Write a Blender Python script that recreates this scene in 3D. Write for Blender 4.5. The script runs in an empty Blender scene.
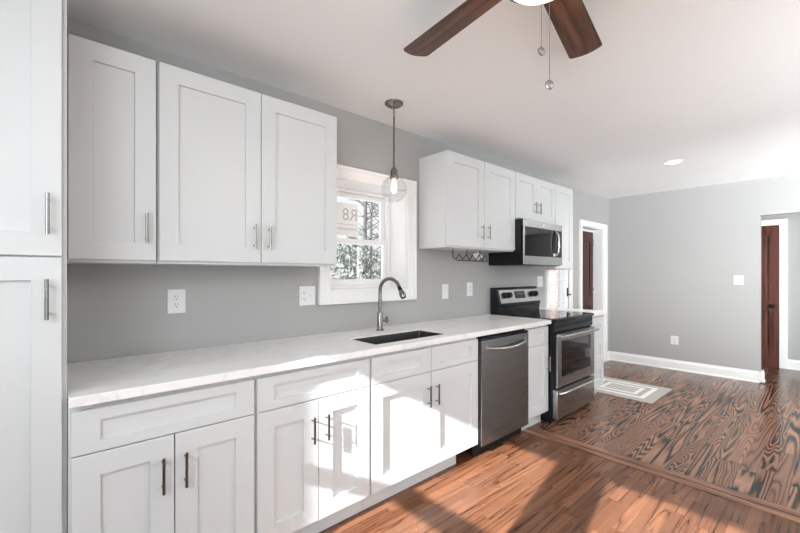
import bpy, bmesh, math, random
from math import pi, sin, cos, radians
from mathutils import Vector, Matrix

SC = bpy.context.scene
COL = SC.collection

# ------------------------------------------------------------------ camera, world, lights, exposure
CAM_POS = (0.0, -2.31, 1.3156)
cam_data = bpy.data.cameras.new('camera')
cam = bpy.data.objects.new('camera', cam_data)
COL.objects.link(cam)
cam.location = CAM_POS
cam.rotation_euler = (radians(90), 0, radians(48.023 - 90))
cam_data.sensor_width = 36.0
cam_data.lens = 390.402 / 800 * 36.0
cam_data.shift_y = (274.0067 - 266.5) / 800
cam_data.clip_start = 0.02
SC.camera = cam

SC.view_settings.view_transform = 'Standard'
SC.view_settings.look = 'None'
SC.view_settings.gamma = 1.0
SC.view_settings.use_curve_mapping = False
SC.view_settings.exposure = -0.13

world = bpy.data.worlds.new('sky')
SC.world = world
world.use_nodes = True
bg = world.node_tree.nodes['Background']
bg.inputs[0].default_value = (0.93, 0.97, 1.0, 1)
bg.inputs[1].default_value = 1.1

def sun(direction, energy, angle, color):
    d = bpy.data.lights.new('sun', 'SUN')
    d.energy = energy; d.angle = radians(angle); d.color = color
    o = bpy.data.objects.new('sun', d); COL.objects.link(o)
    o.rotation_euler = Vector(direction).to_track_quat('-Z', 'Y').to_euler()
    o.location = (-6, -4, 5)
sun((1.0, 0.195, -0.556), 25.0, 0.55, (0.94, 0.98, 1.0))

def area(name, loc, direction, sx, sy, watts, color, spread=180):
    d = bpy.data.lights.new(name, 'AREA')
    d.shape = 'RECTANGLE'; d.size = sx; d.size_y = sy
    d.energy = watts; d.color = color; d.spread = radians(spread)
    o = bpy.data.objects.new(name, d); COL.objects.link(o)
    o.location = loc
    o.rotation_euler = Vector(direction).to_track_quat('-Z', 'Z').to_euler()
# daylight standing in the two left-wall windows (behind the camera)
area('window_daylight', (-1.17, -1.42, 1.72), (1, 0.0, -0.42), 0.70, 0.95, 8, (0.90, 0.965, 1.0), 120)
area('window_daylight', (-1.17, -2.45, 1.72), (1, 0.3, -0.30), 0.70, 0.95, 26, (0.90, 0.965, 1.0), 140)
# added fill lamps out of view, brightening the ceiling and the far end
area('room_fill', (-1.15, -3.95, 1.00), (1, 0.20, 1.25), 1.4, 1.6, 90, (0.90, 0.97, 1.0), 150)
area('room_fill', (1.5, -4.90, 1.5), (1, 0.6, 0.75), 1.2, 1.1, 125, (0.92, 0.975, 1.0), 100)
area('room_fill', (4.4, -4.90, 1.00), (1, 0.36, 0.62), 2.4, 1.5, 235, (0.93, 0.98, 1.0), 130)

# ------------------------------------------------------------------ materials
MATS = {}
class NT:
    """small helper to wire nodes"""
    def __init__(s, name):
        s.m = bpy.data.materials.new(name); s.m.use_nodes = True
        s.t = s.m.node_tree; s.n = s.t.nodes; s.l = s.t.links
        s.b = s.n['Principled BSDF']
    def put(s, sock, v):
        if isinstance(v, bpy.types.NodeSocket): s.l.new(v, sock)
        elif v is not None: sock.default_value = v
    def math(s, op, a, b=None, c=None):
        n = s.n.new('ShaderNodeMath'); n.operation = op
        for i, v in enumerate((a, b, c)):
            if v is not None: s.put(n.inputs[i], v)
        return n.outputs[0]
    def xyz(s):
        tc = s.n.new('ShaderNodeTexCoord'); sp = s.n.new('ShaderNodeSeparateXYZ')
        s.l.new(tc.outputs['Object'], sp.inputs[0]); return sp.outputs
    def vec(s, x, y, z):
        n = s.n.new('ShaderNodeCombineXYZ')
        for i, v in enumerate((x, y, z)): s.put(n.inputs[i], v)
        return n.outputs[0]
    def noise(s, vec, scale, detail=2.0, rough=0.5, dist=0.0):
        n = s.n.new('ShaderNodeTexNoise')
        if vec is not None: s.l.new(vec, n.inputs['Vector'])
        n.inputs['Scale'].default_value = scale; n.inputs['Detail'].default_value = detail
        n.inputs['Roughness'].default_value = rough; n.inputs['Distortion'].default_value = dist
        return n.outputs['Fac']
    def white(s, vec):
        n = s.n.new('ShaderNodeTexWhiteNoise'); n.noise_dimensions = '3D'
        s.l.new(vec, n.inputs['Vector']); sp = s.n.new('ShaderNodeSeparateColor')
        s.l.new(n.outputs['Color'], sp.inputs[0]); return sp.outputs
    def ramp(s, fac, stops, interp='LINEAR'):
        n = s.n.new('ShaderNodeValToRGB'); cr = n.color_ramp; cr.interpolation = interp
        while len(cr.elements) < len(stops): cr.elements.new(0.5)
        for e, (p, c) in zip(cr.elements, stops):
            e.position = p; e.color = (*c, 1)
        s.put(n.inputs[0], fac); return n.outputs[0]
    def mix(s, fac, a, b, mode='MIX'):
        n = s.n.new('ShaderNodeMix'); n.data_type = 'RGBA'; n.blend_type = mode
        s.put(n.inputs[0], fac)
        for i, v in ((6, a), (7, b)):
            if isinstance(v, tuple): v = (*v, 1)
            s.put(n.inputs[i], v)
        return n.outputs[2]
    def bump(s, h, strength=0.1, dist=0.01):
        n = s.n.new('ShaderNodeBump'); n.inputs['Strength'].default_value = strength
        n.inputs['Distance'].default_value = dist
        s.l.new(h, n.inputs['Height']); s.l.new(n.outputs[0], s.b.inputs['Normal'])

def paint(name, col, rough=0.5, metal=0.0, spec=0.5, var=0.03, vscale=6.0, bump=0.0, bscale=200):
    k = NT(name)
    tc = k.n.new('ShaderNodeTexCoord')
    f = k.noise(tc.outputs['Object'], vscale, 3)
    lo = tuple(max(0, c * (1 - var)) for c in col); hi = tuple(min(1, c * (1 + var)) for c in col)
    k.put(k.b.inputs['Base Color'], k.ramp(f, [(0.3, lo), (0.7, hi)]))
    k.b.inputs['Roughness'].default_value = rough; k.b.inputs['Metallic'].default_value = metal
    k.b.inputs['Specular IOR Level'].default_value = spec
    if bump:
        k.bump(k.noise(tc.outputs['Object'], bscale, 2), bump, 0.002)
    MATS[name] = k.m; return k.m

def brushed(name, col, rough, axis='z'):
    k = NT(name); x, y, z = k.xyz()
    v = k.vec(k.math('MULTIPLY', x, 3 if axis == 'x' else 400), k.math('MULTIPLY', y, 400), k.math('MULTIPLY', z, 3 if axis == 'z' else 400))
    f = k.noise(v, 1.0, 3)
    k.put(k.b.inputs['Base Color'], k.ramp(f, [(0.25, tuple(c * 0.98 for c in col)), (0.75, tuple(min(1, c * 1.02) for c in col))]))
    k.b.inputs['Metallic'].default_value = 1.0
    k.put(k.b.inputs['Roughness'], k.math('ADD', k.math('MULTIPLY', f, 0.05), rough - 0.025))
    MATS[name] = k.m; return k.m

def emit(name, col, strength):
    k = NT(name)
    k.b.inputs['Base Color'].default_value = (*col, 1)
    k.b.inputs['Emission Color'].default_value = (*col, 1)
    k.b.inputs['Emission Strength'].default_value = strength
    MATS[name] = k.m; return k.m

def glass(name, tint=(1, 1, 1), gloss=0.12, rough=0.0):
    k = NT(name); k.n.remove(k.b)
    out = k.n['Material Output']
    tr = k.n.new('ShaderNodeBsdfTransparent'); tr.inputs[0].default_value = (*tint, 1)
    gl = k.n.new('ShaderNodeBsdfGlossy'); gl.inputs['Roughness'].default_value = rough
    lw = k.n.new('ShaderNodeLayerWeight'); lw.inputs[0].default_value = 0.35
    mx = k.n.new('ShaderNodeMixShader')
    f = k.math('ADD', k.math('MULTIPLY', lw.outputs['Facing'], gloss * 2.5), gloss * 0.3)
    k.l.new(f, mx.inputs[0]); k.l.new(tr.outputs[0], mx.inputs[1]); k.l.new(gl.outputs[0], mx.inputs[2])
    k.l.new(mx.outputs[0], out.inputs[0])
    MATS[name] = k.m; return k.m

def wood(name, c0, c1, c2, axis='x', rough=0.35, freq=10.0, sx=1.2, sy=14.0, spec=0.5):
    k = NT(name); c = k.xyz()
    i = 'xyz'.index(axis)
    m = [k.math('MULTIPLY', c[j], sx if j == i else sy) for j in range(3)]
    v = k.vec(*m)
    n = k.noise(v, 1.0, 3, 0.55)
    r = k.math('PINGPONG', k.math('MULTIPLY', n, freq), 1.0)
    fm = [k.math('MULTIPLY', c[j], 6 if j == i else 260) for j in range(3)]
    fine = k.noise(k.vec(*fm), 1.0, 2)
    col = k.ramp(k.math('ADD', k.math('MULTIPLY', r, 0.65), k.math('MULTIPLY', fine, 0.35)), [(0.15, c0), (0.5, c1), (0.85, c2)])
    k.put(k.b.inputs['Base Color'], col); k.b.inputs['Roughness'].default_value = rough
    k.b.inputs['Specular IOR Level'].default_value = spec
    MATS[name] = k.m; return k.m

def planks(name, W, L, stops, freq, nx, ny, vary, gap, tint_lo, tint_hi, rough, soft=0.0, spec=0.5, fine_amt=0.15, calm=0.0):
    """strip flooring laid along X: every board gets its own slice of grain and its own tone"""
    k = NT(name); x, y, z = k.xyz()
    yr = k.math('DIVIDE', y, W); row = k.math('FLOOR', yr); fy = k.math('FRACT', yr)
    r0 = k.white(k.vec(row, 3.7, 1.3))
    xs = k.math('ADD', k.math('DIVIDE', x, L), k.math('MULTIPLY', r0[0], 17.0))
    colm = k.math('FLOOR', xs); fx = k.math('FRACT', xs)
    r = k.white(k.vec(row, colm, 5.1))
    gv = k.vec(k.math('ADD', k.math('MULTIPLY', x, k.math('MULTIPLY', k.math('ADD', r[1], 0.35), nx)), k.math('MULTIPLY', r[0], 40.0)),
               k.math('ADD', k.math('MULTIPLY', y, ny), k.math('MULTIPLY', r[1], 40.0)),
               k.math('MULTIPLY', r[2], 40.0))
    n = k.noise(gv, 1.0, 1.6, 0.45)
    ff = k.math('MULTIPLY', n, k.math('ADD', freq * 0.6, k.math('MULTIPLY', r[1], freq * 0.8)))
    ring = k.math('PINGPONG', ff, 0.5)
    ring = k.math('MULTIPLY', ring, 2.0)
    fine = k.noise(k.vec(k.math('MULTIPLY', x, 9.0), k.math('MULTIPLY', y, 300.0), r[0]), 1.0, 2)
    ring = k.math('ADD', ring, k.math('MULTIPLY', k.math('SUBTRACT', fine, 0.5), fine_amt * 2))
    if calm: ring = k.math('ADD', ring, k.math('MULTIPLY', k.math('SUBTRACT', 0.62, ring), k.math('MULTIPLY', k.math('POWER', r[0], 1.6), calm)))
    c = k.ramp(ring, stops)
    tint = k.ramp(r[2], [(0.0, tint_lo), (1.0, tint_hi)])
    c = k.mix(vary, c, tint, 'MULTIPLY')
    # seams between boards
    ey = k.math('MULTIPLY', k.math('MINIMUM', fy, k.math('SUBTRACT', 1.0, fy)), W)
    ex = k.math('MULTIPLY', k.math('MINIMUM', fx, k.math('SUBTRACT', 1.0, fx)), L)
    e = k.math('MINIMUM', ey, ex)
    g = k.math('LESS_THAN', e, gap)
    c = k.mix(k.math('MULTIPLY', g, 0.65), c, (0.03, 0.014, 0.008))
    k.put(k.b.inputs['Base Color'], c)
    sm = k.noise(k.vec(x, y, 0.0), 2.5, 3)
    k.put(k.b.inputs['Roughness'], k.math('ADD', k.math('MULTIPLY', sm, 0.12), rough - 0.06))
    k.b.inputs['Specular IOR Level'].default_value = spec
    k.bump(k.math('SUBTRACT', k.math('MULTIPLY', ring, 0.15), g), 0.12, 0.002)
    MATS[name] = k.m; return k.m

paint('wall_grey', (0.385, 0.382, 0.375), 0.65, var=0.015, vscale=1.5, bump=0.05, bscale=260)
paint('ceiling_white', (0.865, 0.87, 0.87), 0.8, var=0.01, vscale=1.5, bump=0.04, bscale=200)
paint('trim_white', (0.84, 0.84, 0.84), 0.35, var=0.01)
paint('cabinet_white', (0.625, 0.64, 0.645), 0.33, var=0.008, vscale=3)
paint('cabinet_inside', (0.70, 0.68, 0.66), 0.5, var=0.02)
paint('plate_white', (0.74, 0.74, 0.735), 0.3, var=0.01)
paint('slot_black', (0.02, 0.02, 0.02), 0.5)
paint('appliance_black', (0.010, 0.011, 0.014), 0.20, spec=0.25, var=0.1)
paint('gloss_black', (0.004, 0.004, 0.005), 0.05, spec=0.35, var=0.05)
paint('matte_black', (0.008, 0.008, 0.009), 0.5, spec=0.25)
paint('blue_film', (0.03, 0.06, 0.10), 0.25)
paint('display_grey', (0.05, 0.06, 0.06), 0.15)
brushed('stainless', (0.34, 0.335, 0.325), 0.28, 'x')
brushed('stainless_dark', (0.235, 0.24, 0.245), 0.28, 'x')
brushed('stainless_light', (0.58, 0.575, 0.57), 0.26, 'x')
paint('nickel', (0.25, 0.24, 0.225), 0.24, metal=1.0, var=0.01)
brushed('sink_steel', (0.13, 0.125, 0.12), 0.38, 'x')
paint('fob_nickel', (0.30, 0.29, 0.28), 0.35, metal=1.0)
paint('chain_metal', (0.25, 0.24, 0.22), 0.3, metal=1.0)
wood('walnut_blade', (0.045, 0.017, 0.010), (0.10, 0.042, 0.024), (0.16, 0.075, 0.045), 'x', 0.38, 8, 1.0, 12)
wood('mahogany', (0.020, 0.003, 0.002), (0.045, 0.006, 0.004), (0.075, 0.010, 0.006), 'z', 0.35, 6, 1.0, 14, 0.25)
wood('dark_door', (0.05, 0.017, 0.012), (0.10, 0.036, 0.026), (0.13, 0.042, 0.032), 'z', 0.35, 6, 1.0, 14, 0.25)
wood('strip_wood', (0.05, 0.022, 0.012), (0.22, 0.095, 0.052), (0.36, 0.18, 0.105), 'y', 0.28, 9, 1.3, 30)
planks('oak_floor', 0.057, 0.85,
       [(0.0, (0.040, 0.015, 0.007)), (0.08, (0.115, 0.045, 0.021)), (0.3, (0.160, 0.067, 0.034)), (1.0, (0.200, 0.089, 0.048))],
       4.6, 0.7, 17.0, 1.0, 0.0007, (0.66, 0.60, 0.56), (1.18, 1.14, 1.10), 0.27, spec=0.35, fine_amt=0.42)
planks('zebra_floor', 0.082, 1.4,
       [(0.0, (0.012, 0.010, 0.010)), (0.30, (0.020, 0.013, 0.012)), (0.48, (0.20, 0.100, 0.064)), (1.0, (0.33, 0.185, 0.122))],
       17.0, 0.85, 8.5, 0.8, 0.0008, (0.70, 0.66, 0.63), (1.15, 1.10, 1.05), 0.22, spec=0.35, fine_amt=0.35, calm=0.7)
glass('window_glass', gloss=0.10)
glass('clear_glass', (0.985, 0.985, 0.985), gloss=0.06)
emit('lamp_bowl', (1.0, 0.90, 0.74), 1.6)
emit('bulb_glow', (1.0, 0.88, 0.76), 0.9)
emit('led_disc', (1.0, 0.97, 0.92), 3.0)
paint('snow', (0.80, 0.81, 0.82), 0.9, var=0.03)
paint('bark_grey', (0.045, 0.042, 0.04), 0.9, var=0.3, vscale=20)
paint('frosted_leaf', (0.09, 0.10, 0.08), 0.8, var=0.35, vscale=8)
paint('dry_leaf', (0.15, 0.15, 0.13), 0.8, var=0.35, vscale=8)
paint('sign_white', (0.90, 0.90, 0.89), 0.6)
paint('sign_grey', (0.50, 0.50, 0.50), 0.6)
paint('roof_grey', (0.45, 0.45, 0.46), 0.8, var=0.1)

def counter_mat():
    k = NT('quartz'); tc = k.n.new('ShaderNodeTexCoord')
    n = k.noise(tc.outputs['Object'], 2.2, 5, 0.6, 1.2)
    v = k.math('ABSOLUTE', k.math('SUBTRACT', n, 0.5))
    c = k.ramp(v, [(0.0, (0.76, 0.75, 0.74)), (0.025, (0.84, 0.835, 0.83)), (0.2, (0.87, 0.868, 0.862))])
    k.put(k.b.inputs['Base Color'], c); k.b.inputs['Roughness'].default_value = 0.28
    MATS['quartz'] = k.m
counter_mat()
def brick_mat():
    k = NT('brick'); x, y, z = k.xyz()
    t = k.n.new('ShaderNodeTexBrick'); k.l.new(k.vec(y, z, 0.0), t.inputs['Vector'])
    t.inputs['Color1'].default_value = (0.18, 0.105, 0.092, 1); t.inputs['Color2'].default_value = (0.21, 0.13, 0.115, 1)
    t.inputs['Mortar'].default_value = (0.27, 0.24, 0.22, 1); t.inputs['Scale'].default_value = 1.0
    t.inputs['Mortar Size'].default_value = 0.009
    t.inputs['Brick Width'].default_value = 0.215; t.inputs['Row Height'].default_value = 0.075
    k.put(k.b.inputs['Base Color'], t.outputs['Color']); k.b.inputs['Roughness'].default_value = 0.9
    MATS['brick'] = k.m
brick_mat()
def rug_mat(cx, cy, hx, hy):
    k = NT('rug_weave'); x, y, z = k.xyz()
    dx = k.math('SUBTRACT', hx, k.math('ABSOLUTE', x)); dy = k.math('SUBTRACT', hy, k.math('ABSOLUTE', y))
    d = k.math('MINIMUM', dx, dy)
    band = k.ramp(d, [(0.0, (0.46, 0.44, 0.41)), (0.105, (0.86, 0.84, 0.81)), (0.150, (0.44, 0.42, 0.40)),
                      (0.205, (0.86, 0.84, 0.81)), (0.245, (0.50, 0.48, 0.46))], 'CONSTANT')
    n = k.noise(k.vec(k.math('MULTIPLY', x, 160), k.math('MULTIPLY', y, 160), z), 1.0, 3)
    c = k.mix(0.35, band, k.ramp(n, [(0.3, (0.45, 0.44, 0.43)), (0.7, (1.0, 1.0, 1.0))]), 'MULTIPLY')
    k.put(k.b.inputs['Base Color'], c); k.b.inputs['Roughness'].default_value = 0.95
    k.bump(n, 0.3, 0.003)
    MATS['rug_weave'] = k.m

# ------------------------------------------------------------------ mesh helpers
class MB:
    def __init__(s): s.bm = bmesh.new(); s.mats = []
    def mi(s, m):
        if m not in s.mats: s.mats.append(m)
        return s.mats.index(m)
    def box(s, x0, x1, y0, y1, z0, z1, m, bev=0.0):
        t = bmesh.new()
        bmesh.ops.create_cube(t, size=1.0)
        for v in t.verts:
            v.co = Vector(((x0 + x1) / 2 + v.co.x * (x1 - x0), (y0 + y1) / 2 + v.co.y * (y1 - y0), (z0 + z1) / 2 + v.co.z * (z1 - z0)))
        if bev: bmesh.ops.bevel(t, geom=t.edges[:], offset=bev, segments=2, affect='EDGES', profile=0.6)
        s.merge(t, m); return s
    def merge(s, t, m, smooth=False, mat=None):
        i = s.mi(m)
        if mat is not None: bmesh.ops.transform(t, matrix=mat, verts=t.verts)
        bmesh.ops.recalc_face_normals(t, faces=t.faces[:])
        vm = {}
        for v in t.verts: vm[v] = s.bm.verts.new(v.co)
        for f in t.faces:
            try: nf = s.bm.faces.new([vm[v] for v in f.verts])
            except ValueError: continue
            nf.material_index = i; nf.smooth = smooth or f.smooth
        t.free()
    def tube(s, pts, r, m, seg=10, cap=True):
        pts = [Vector(p) for p in pts]; t = bmesh.new(); rings = []
        rs = r if isinstance(r, (list, tuple)) else [r] * len(pts)
        prev = None
        for i, p in enumerate(pts):
            d = (pts[min(i + 1, len(pts) - 1)] - pts[max(i - 1, 0)]).normalized()
            if prev is None:
                a = Vector((0, 0, 1)) if abs(d.z) < 0.9 else Vector((1, 0, 0))
                u = d.cross(a).normalized()
            else:
                u = (prev - d * prev.dot(d)).normalized()
            prev = u; w = d.cross(u)
            rings.append([t.verts.new(p + (u * cos(2 * pi * k / seg) + w * sin(2 * pi * k / seg)) * rs[i]) for k in range(seg)])
        for a, b in zip(rings, rings[1:]):
            for k in range(seg):
                f = t.faces.new((a[k], a[(k + 1) % seg], b[(k + 1) % seg], b[k])); f.smooth = True
        if cap:
            t.faces.new(rings[0]); t.faces.new(rings[-1])
        s.merge(t, m); return s
    def lathe(s, prof, c, m, seg=32, axis='z', smooth=True, closed=False):
        """prof: list of (radius, offset along axis)"""
        t = bmesh.new(); rings = []
        for r, h in prof:
            if r < 1e-6: rings.append([t.verts.new((0, 0, h))])
            else: rings.append([t.verts.new((r * cos(2 * pi * k / seg), r * sin(2 * pi * k / seg), h)) for k in range(seg)])
        prs = list(zip(rings, rings[1:]))
        if closed: prs.append((rings[-1], rings[0]))
        for a, b in prs:
            for k in range(seg):
                k2 = (k + 1) % seg
                if len(a) == 1 and len(b) == 1: continue
                if len(a) == 1: f = t.faces.new((a[0], b[k], b[k2]))
                elif len(b) == 1: f = t.faces.new((a[k], a[k2], b[0]))
                else: f = t.faces.new((a[k], a[k2], b[k2], b[k]))
                f.smooth = smooth
        R = {'z': Matrix(), 'y': Matrix.Rotation(pi / 2, 4, 'X'), 'x': Matrix.Rotation(pi / 2, 4, 'Y')}[axis]
        s.merge(t, m, mat=Matrix.Translation(c) @ R); return s
    def prism(s, poly, y0, y1, m, bev=0.0, plane='xz'):
        """poly in a plane, extruded along the third axis from y0 to y1"""
        t = bmesh.new()
        def P(a, b, h): return {'xz': (a, h, b), 'yz': (h, a, b), 'xy': (a, b, h)}[plane]
        A = [t.verts.new(P(a, b, y0)) for a, b in poly]; B = [t.verts.new(P(a, b, y1)) for a, b in poly]
        t.faces.new(A); t.faces.new(B)
        n = len(poly)
        for k in range(n): t.faces.new((A[k], A[(k + 1) % n], B[(k + 1) % n], B[k]))
        if bev: bmesh.ops.bevel(t, geom=t.edges[:], offset=bev, segments=2, affect='EDGES')
        s.merge(t, m); return s
    def shaker(s, x0, x1, z0, z1, yf, th, rail, depth, m, railx=None):
        """frame and panel front facing -y; yf is its front plane"""
        t = bmesh.new()
        yb = yf + th
        rx = (railx or rail) - rail
        def ring(d, y):
            e = d + (rx if d > rail - .005 else 0)
            return [t.verts.new(p) for p in ((x0 + e, y, z0 + d), (x1 - e, y, z0 + d), (x1 - e, y, z1 - d), (x0 + e, y, z1 - d))]
        b = 0.0025
        R = [ring(0, yb), ring(0, yf + b * 0.7), ring(b * 0.7, yf), ring(rail - 0.0006, yf), ring(rail + 0.0010, yf + depth), ]
        for a, c in zip(R, R[1:]):
            for k in range(4): t.faces.new((a[k], a[(k + 1) % 4], c[(k + 1) % 4], c[k]))
        t.faces.new(R[0]); t.faces.new(R[-1])
        s.merge(t, m); return s
    def build(s, name, parent=None, bevel=0.0, angle=40):
        me = bpy.data.meshes.new(name)
        bmesh.ops.recalc_face_normals(s.bm, faces=s.bm.faces[:])
        s.bm.to_mesh(me); s.bm.free()
        for m in s.mats: me.materials.append(MATS[m])
        o = bpy.data.objects.new(name, me); COL.objects.link(o)
        if parent: o.parent = parent
        if bevel:
            md = o.modifiers.new('bevel', 'BEVEL'); md.width = bevel; md.segments = 2; md.limit_method = 'ANGLE'; md.angle_limit = radians(50)
        if any(p.use_smooth for p in me.polygons): me.set_sharp_from_angle(angle=radians(angle))
        return o

def thing(name, label, cat, group=None):
    o = bpy.data.objects.new(name, None); COL.objects.link(o); o.empty_display_size = 0.1
    return tag(o, label, cat, group)
def tag(o, label, cat, group=None, kind=None):
    o['label'] = label; o['category'] = cat
    if group: o['group'] = group
    if kind: o['kind'] = kind
    return o
def struct(o, label=None, cat=None):
    o['kind'] = 'structure'
    if label: o['label'] = label
    if cat: o['category'] = cat
    return o
def hold(name, label=None, cat=None):
    o = bpy.data.objects.new(name, None); COL.objects.link(o); return struct(o, label, cat)
def rebase(root, loc):
    """put the empty at the thing's base, the parts staying where they are"""
    root.location = loc
    for c in root.children: c.matrix_parent_inverse = Matrix.Translation(-Vector(loc))

def wall_with_holes(b, u0, u1, z0, z1, holes, t0, t1, m, plane):
    """a wall slab between planes t0 and t1 with rectangular openings (u0,u1,z0,z1)"""
    us = sorted({u0, u1, *[h[0] for h in holes], *[h[1] for h in holes]}); zs = sorted({z0, z1, *[h[2] for h in holes], *[h[3] for h in holes]})
    us = [u for u in us if u0 <= u <= u1]; zs = [z for z in zs if z0 <= z <= z1]
    t = bmesh.new()
    def P(u, z, d): return (u, d, z) if plane == 'y' else (d, u, z)
    solid = {}
    for i in range(len(us) - 1):
        for j in range(len(zs) - 1):
            cu, cz = (us[i] + us[i + 1]) / 2, (zs[j] + zs[j + 1]) / 2
            solid[i, j] = not any(h[0] < cu < h[1] and h[2] < cz < h[3] for h in holes)
    V = {}
    def v(i, j, k):
        if (i, j, k) not in V: V[i, j, k] = t.verts.new(P(us[i], zs[j], (t0, t1)[k]))
        return V[i, j, k]
    for (i, j), ok in solid.items():
        if not ok: continue
        for k in (0, 1): t.faces.new((v(i, j, k), v(i + 1, j, k), v(i + 1, j + 1, k), v(i, j + 1, k)))
        for di, dj, e in ((-1, 0, ((i, j), (i, j + 1))), (1, 0, ((i + 1, j), (i + 1, j + 1))), (0, -1, ((i, j), (i + 1, j))), (0, 1, ((i, j + 1), (i + 1, j + 1)))):
            if not solid.get((i + di, j + dj), False):
                (a, c), (d, f) = e
                t.faces.new((v(a, c, 0), v(d, f, 0), v(d, f, 1), v(a, c, 1)))
    b.merge(t, m)

# ------------------------------------------------------------------ the room
XL, XR, YF, HC = -1.20, 6.40, -5.0, 2.4713
HX = 7.62                                         # hall wall
WIN = (1.425, 2.150, 1.195, 1.985)                # kitchen window opening
GD = (4.505, 5.00, 0.0, 2.03)                     # glazed door opening (its right part)
GD = (4.460, 5.035, 0.0, 2.03)
CD = (5.405, 6.135, 0.0, 1.985)                   # red door opening
LW = [(-1.80, -1.05, 1.00, 2.215), (-2.85, -2.10, 1.00, 2.215), (-4.85, -3.05, 0.10, 2.215)]   # left wall: two sun windows, then an unseen one added for more bounce
FW_FILL = [(0.90, 2.10, 0.95, 2.10), (3.10, 5.70, 0.30, 2.20)]  # unseen front wall openings, added to let fill light in
HALL = (-3.30, -1.712, 0.0, 2.025)                # cased opening to the hall

b = MB()
b.box(XL, 3.03, YF, 0.0, -0.10, 0.0, 'oak_floor')
b.box(3.03, HX, YF, 0.25, -0.10, 0.0, 'zebra_floor')
struct(b.build('floor'))
b = MB(); b.box(XL - 0.15, HX + 0.15, YF - 0.15, 0.30, HC, HC + 0.12, 'ceiling_white'); struct(b.build('ceiling'))
b = MB(); wall_with_holes(b, XL - 0.15, XR + 0.12, -0.10, HC, [WIN, GD, CD], 0.0, 0.03, 'wall_grey', 'y')
wall_with_holes(b, XL - 0.15, XR + 0.12, -0.10, HC, [WIN, (4.40, 5.25, 0.0, 2.06), CD], 0.03, 0.12, 'wall_grey', 'y')
wall_with_holes(b, XL - 0.15, 4.25, -0.10, HC, [WIN], 0.12, 0.29, 'wall_grey', 'y'); struct(b.build('wall_back'))
b = MB(); b.box(5.42, 6.25, 0.205, 0.235, 0.0, 2.2, 'wall_grey'); struct(b.build('closet_light_block'))  # unseen backing added to stop light leaking round the red door
b = MB(); wall_with_holes(b, YF - 0.15, 0.0, 0.0, HC, [HALL], XR, XR + 0.12, 'wall_grey', 'x'); struct(b.build('wall_right'))
b = MB(); wall_with_holes(b, YF - 0.15, 0.0, -0.10, HC, LW, XL - 0.15, XL, 'wall_grey', 'x'); struct(b.build('wall_left'))
b = MB(); wall_with_holes(b, XL, HX + 0.15, -0.10, HC, FW_FILL, YF - 0.15, YF, 'wall_grey', 'y'); struct(b.build('wall_front'))
b = MB(); b.box(HX, HX + 0.15, YF, 0.30, -0.10, HC, 'wall_grey'); struct(b.build('wall_hall'))
b = MB(); b.box(XR + 0.12, HX, 0.0, 0.30, -0.10, HC, 'wall_grey'); struct(b.build('wall_hall_end'))

def baseboard(b, p0, p1, n, h=0.135, th=0.016):
    """a board with a moulded top from p0 to p1; n = direction into the room"""
    p0, p1, n = Vector((*p0, 0)), Vector((*p1, 0)), Vector((*n, 0))
    prof = [(0, 0), (th + 0.008, 0), (th + 0.008, 0.012), (th, 0.022), (th, h - 0.03), (th - 0.006, h - 0.015), (th - 0.009, h), (0, h)]
    t = bmesh.new(); R = [[t.verts.new(p + n * a + Vector((0, 0, z))) for a, z in prof] for p in (p0, p1)]
    k = len(prof)
    for i in range(k): t.faces.new((R[0][i], R[0][(i + 1) % k], R[1][(i + 1) % k], R[1][i]))
    t.faces.new(R[0]); t.faces.new(R[1]); b.merge(t, 'trim_white')
b = MB()
baseboard(b, (XR, -0.001), (XR, -1.748), (-1, 0), th=.020); baseboard(b, (XR - 0.028, -1.712), (XR + 0.148, -1.712), (0, -1), th=.028)
struct(b.build('baseboard_right'))
b = MB(); baseboard(b, (HX, -1.882), (HX, -4.9), (-1, 0)); struct(b.build('baseboard_hall'))
b = MB(); baseboard(b, (6.29, 0), (XR - 0.025, 0), (0, -1)); baseboard(b, (5.098, 0), (5.325, 0), (0, -1)); struct(b.build('baseboard_back'))

def casing(name, x0, x1, z0, z1, w, y, bottom=False, th=0.02, wr=None):
    """picture-frame casing around an opening in the back wall, with a raised outer band"""
    b = MB(); wr = wr or w
    zb = z0 - w if bottom else z0
    for a0, a1, q0, q1 in ((x0 - w, x0, zb, z1 + w), (x1, x1 + wr, zb, z1 + w)):
        b.box(a0, a1, y - th, y, q0, q1, 'trim_white', 0.003)
    b.box(x0, x1, y - th, y, z1, z1 + w, 'trim_white', 0.003)
    if bottom: b.box(x0, x1, y - th, y, z0 - w, z0, 'trim_white', 0.003)
    o = 0.022
    b.box(x0 - w, x0 - w + o, y - th - 0.010, y - th + .002, zb, z1 + w, 'trim_white', 0.003)
    b.box(x1 + wr - o, x1 + wr, y - th - 0.010, y - th + .002, zb, z1 + w, 'trim_white', 0.003)
    b.box(x0 - w + o, x1 + wr - o, y - th - 0.010, y - th + .002, z1 + w - o, z1 + w, 'trim_white', 0.003)
    if bottom: b.box(x0 - w + o, x1 + wr - o, y - th - 0.010, y - th + .002, z0 - w, z0 - w + o, 'trim_white', 0.003)
    return struct(b.build(name))

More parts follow.
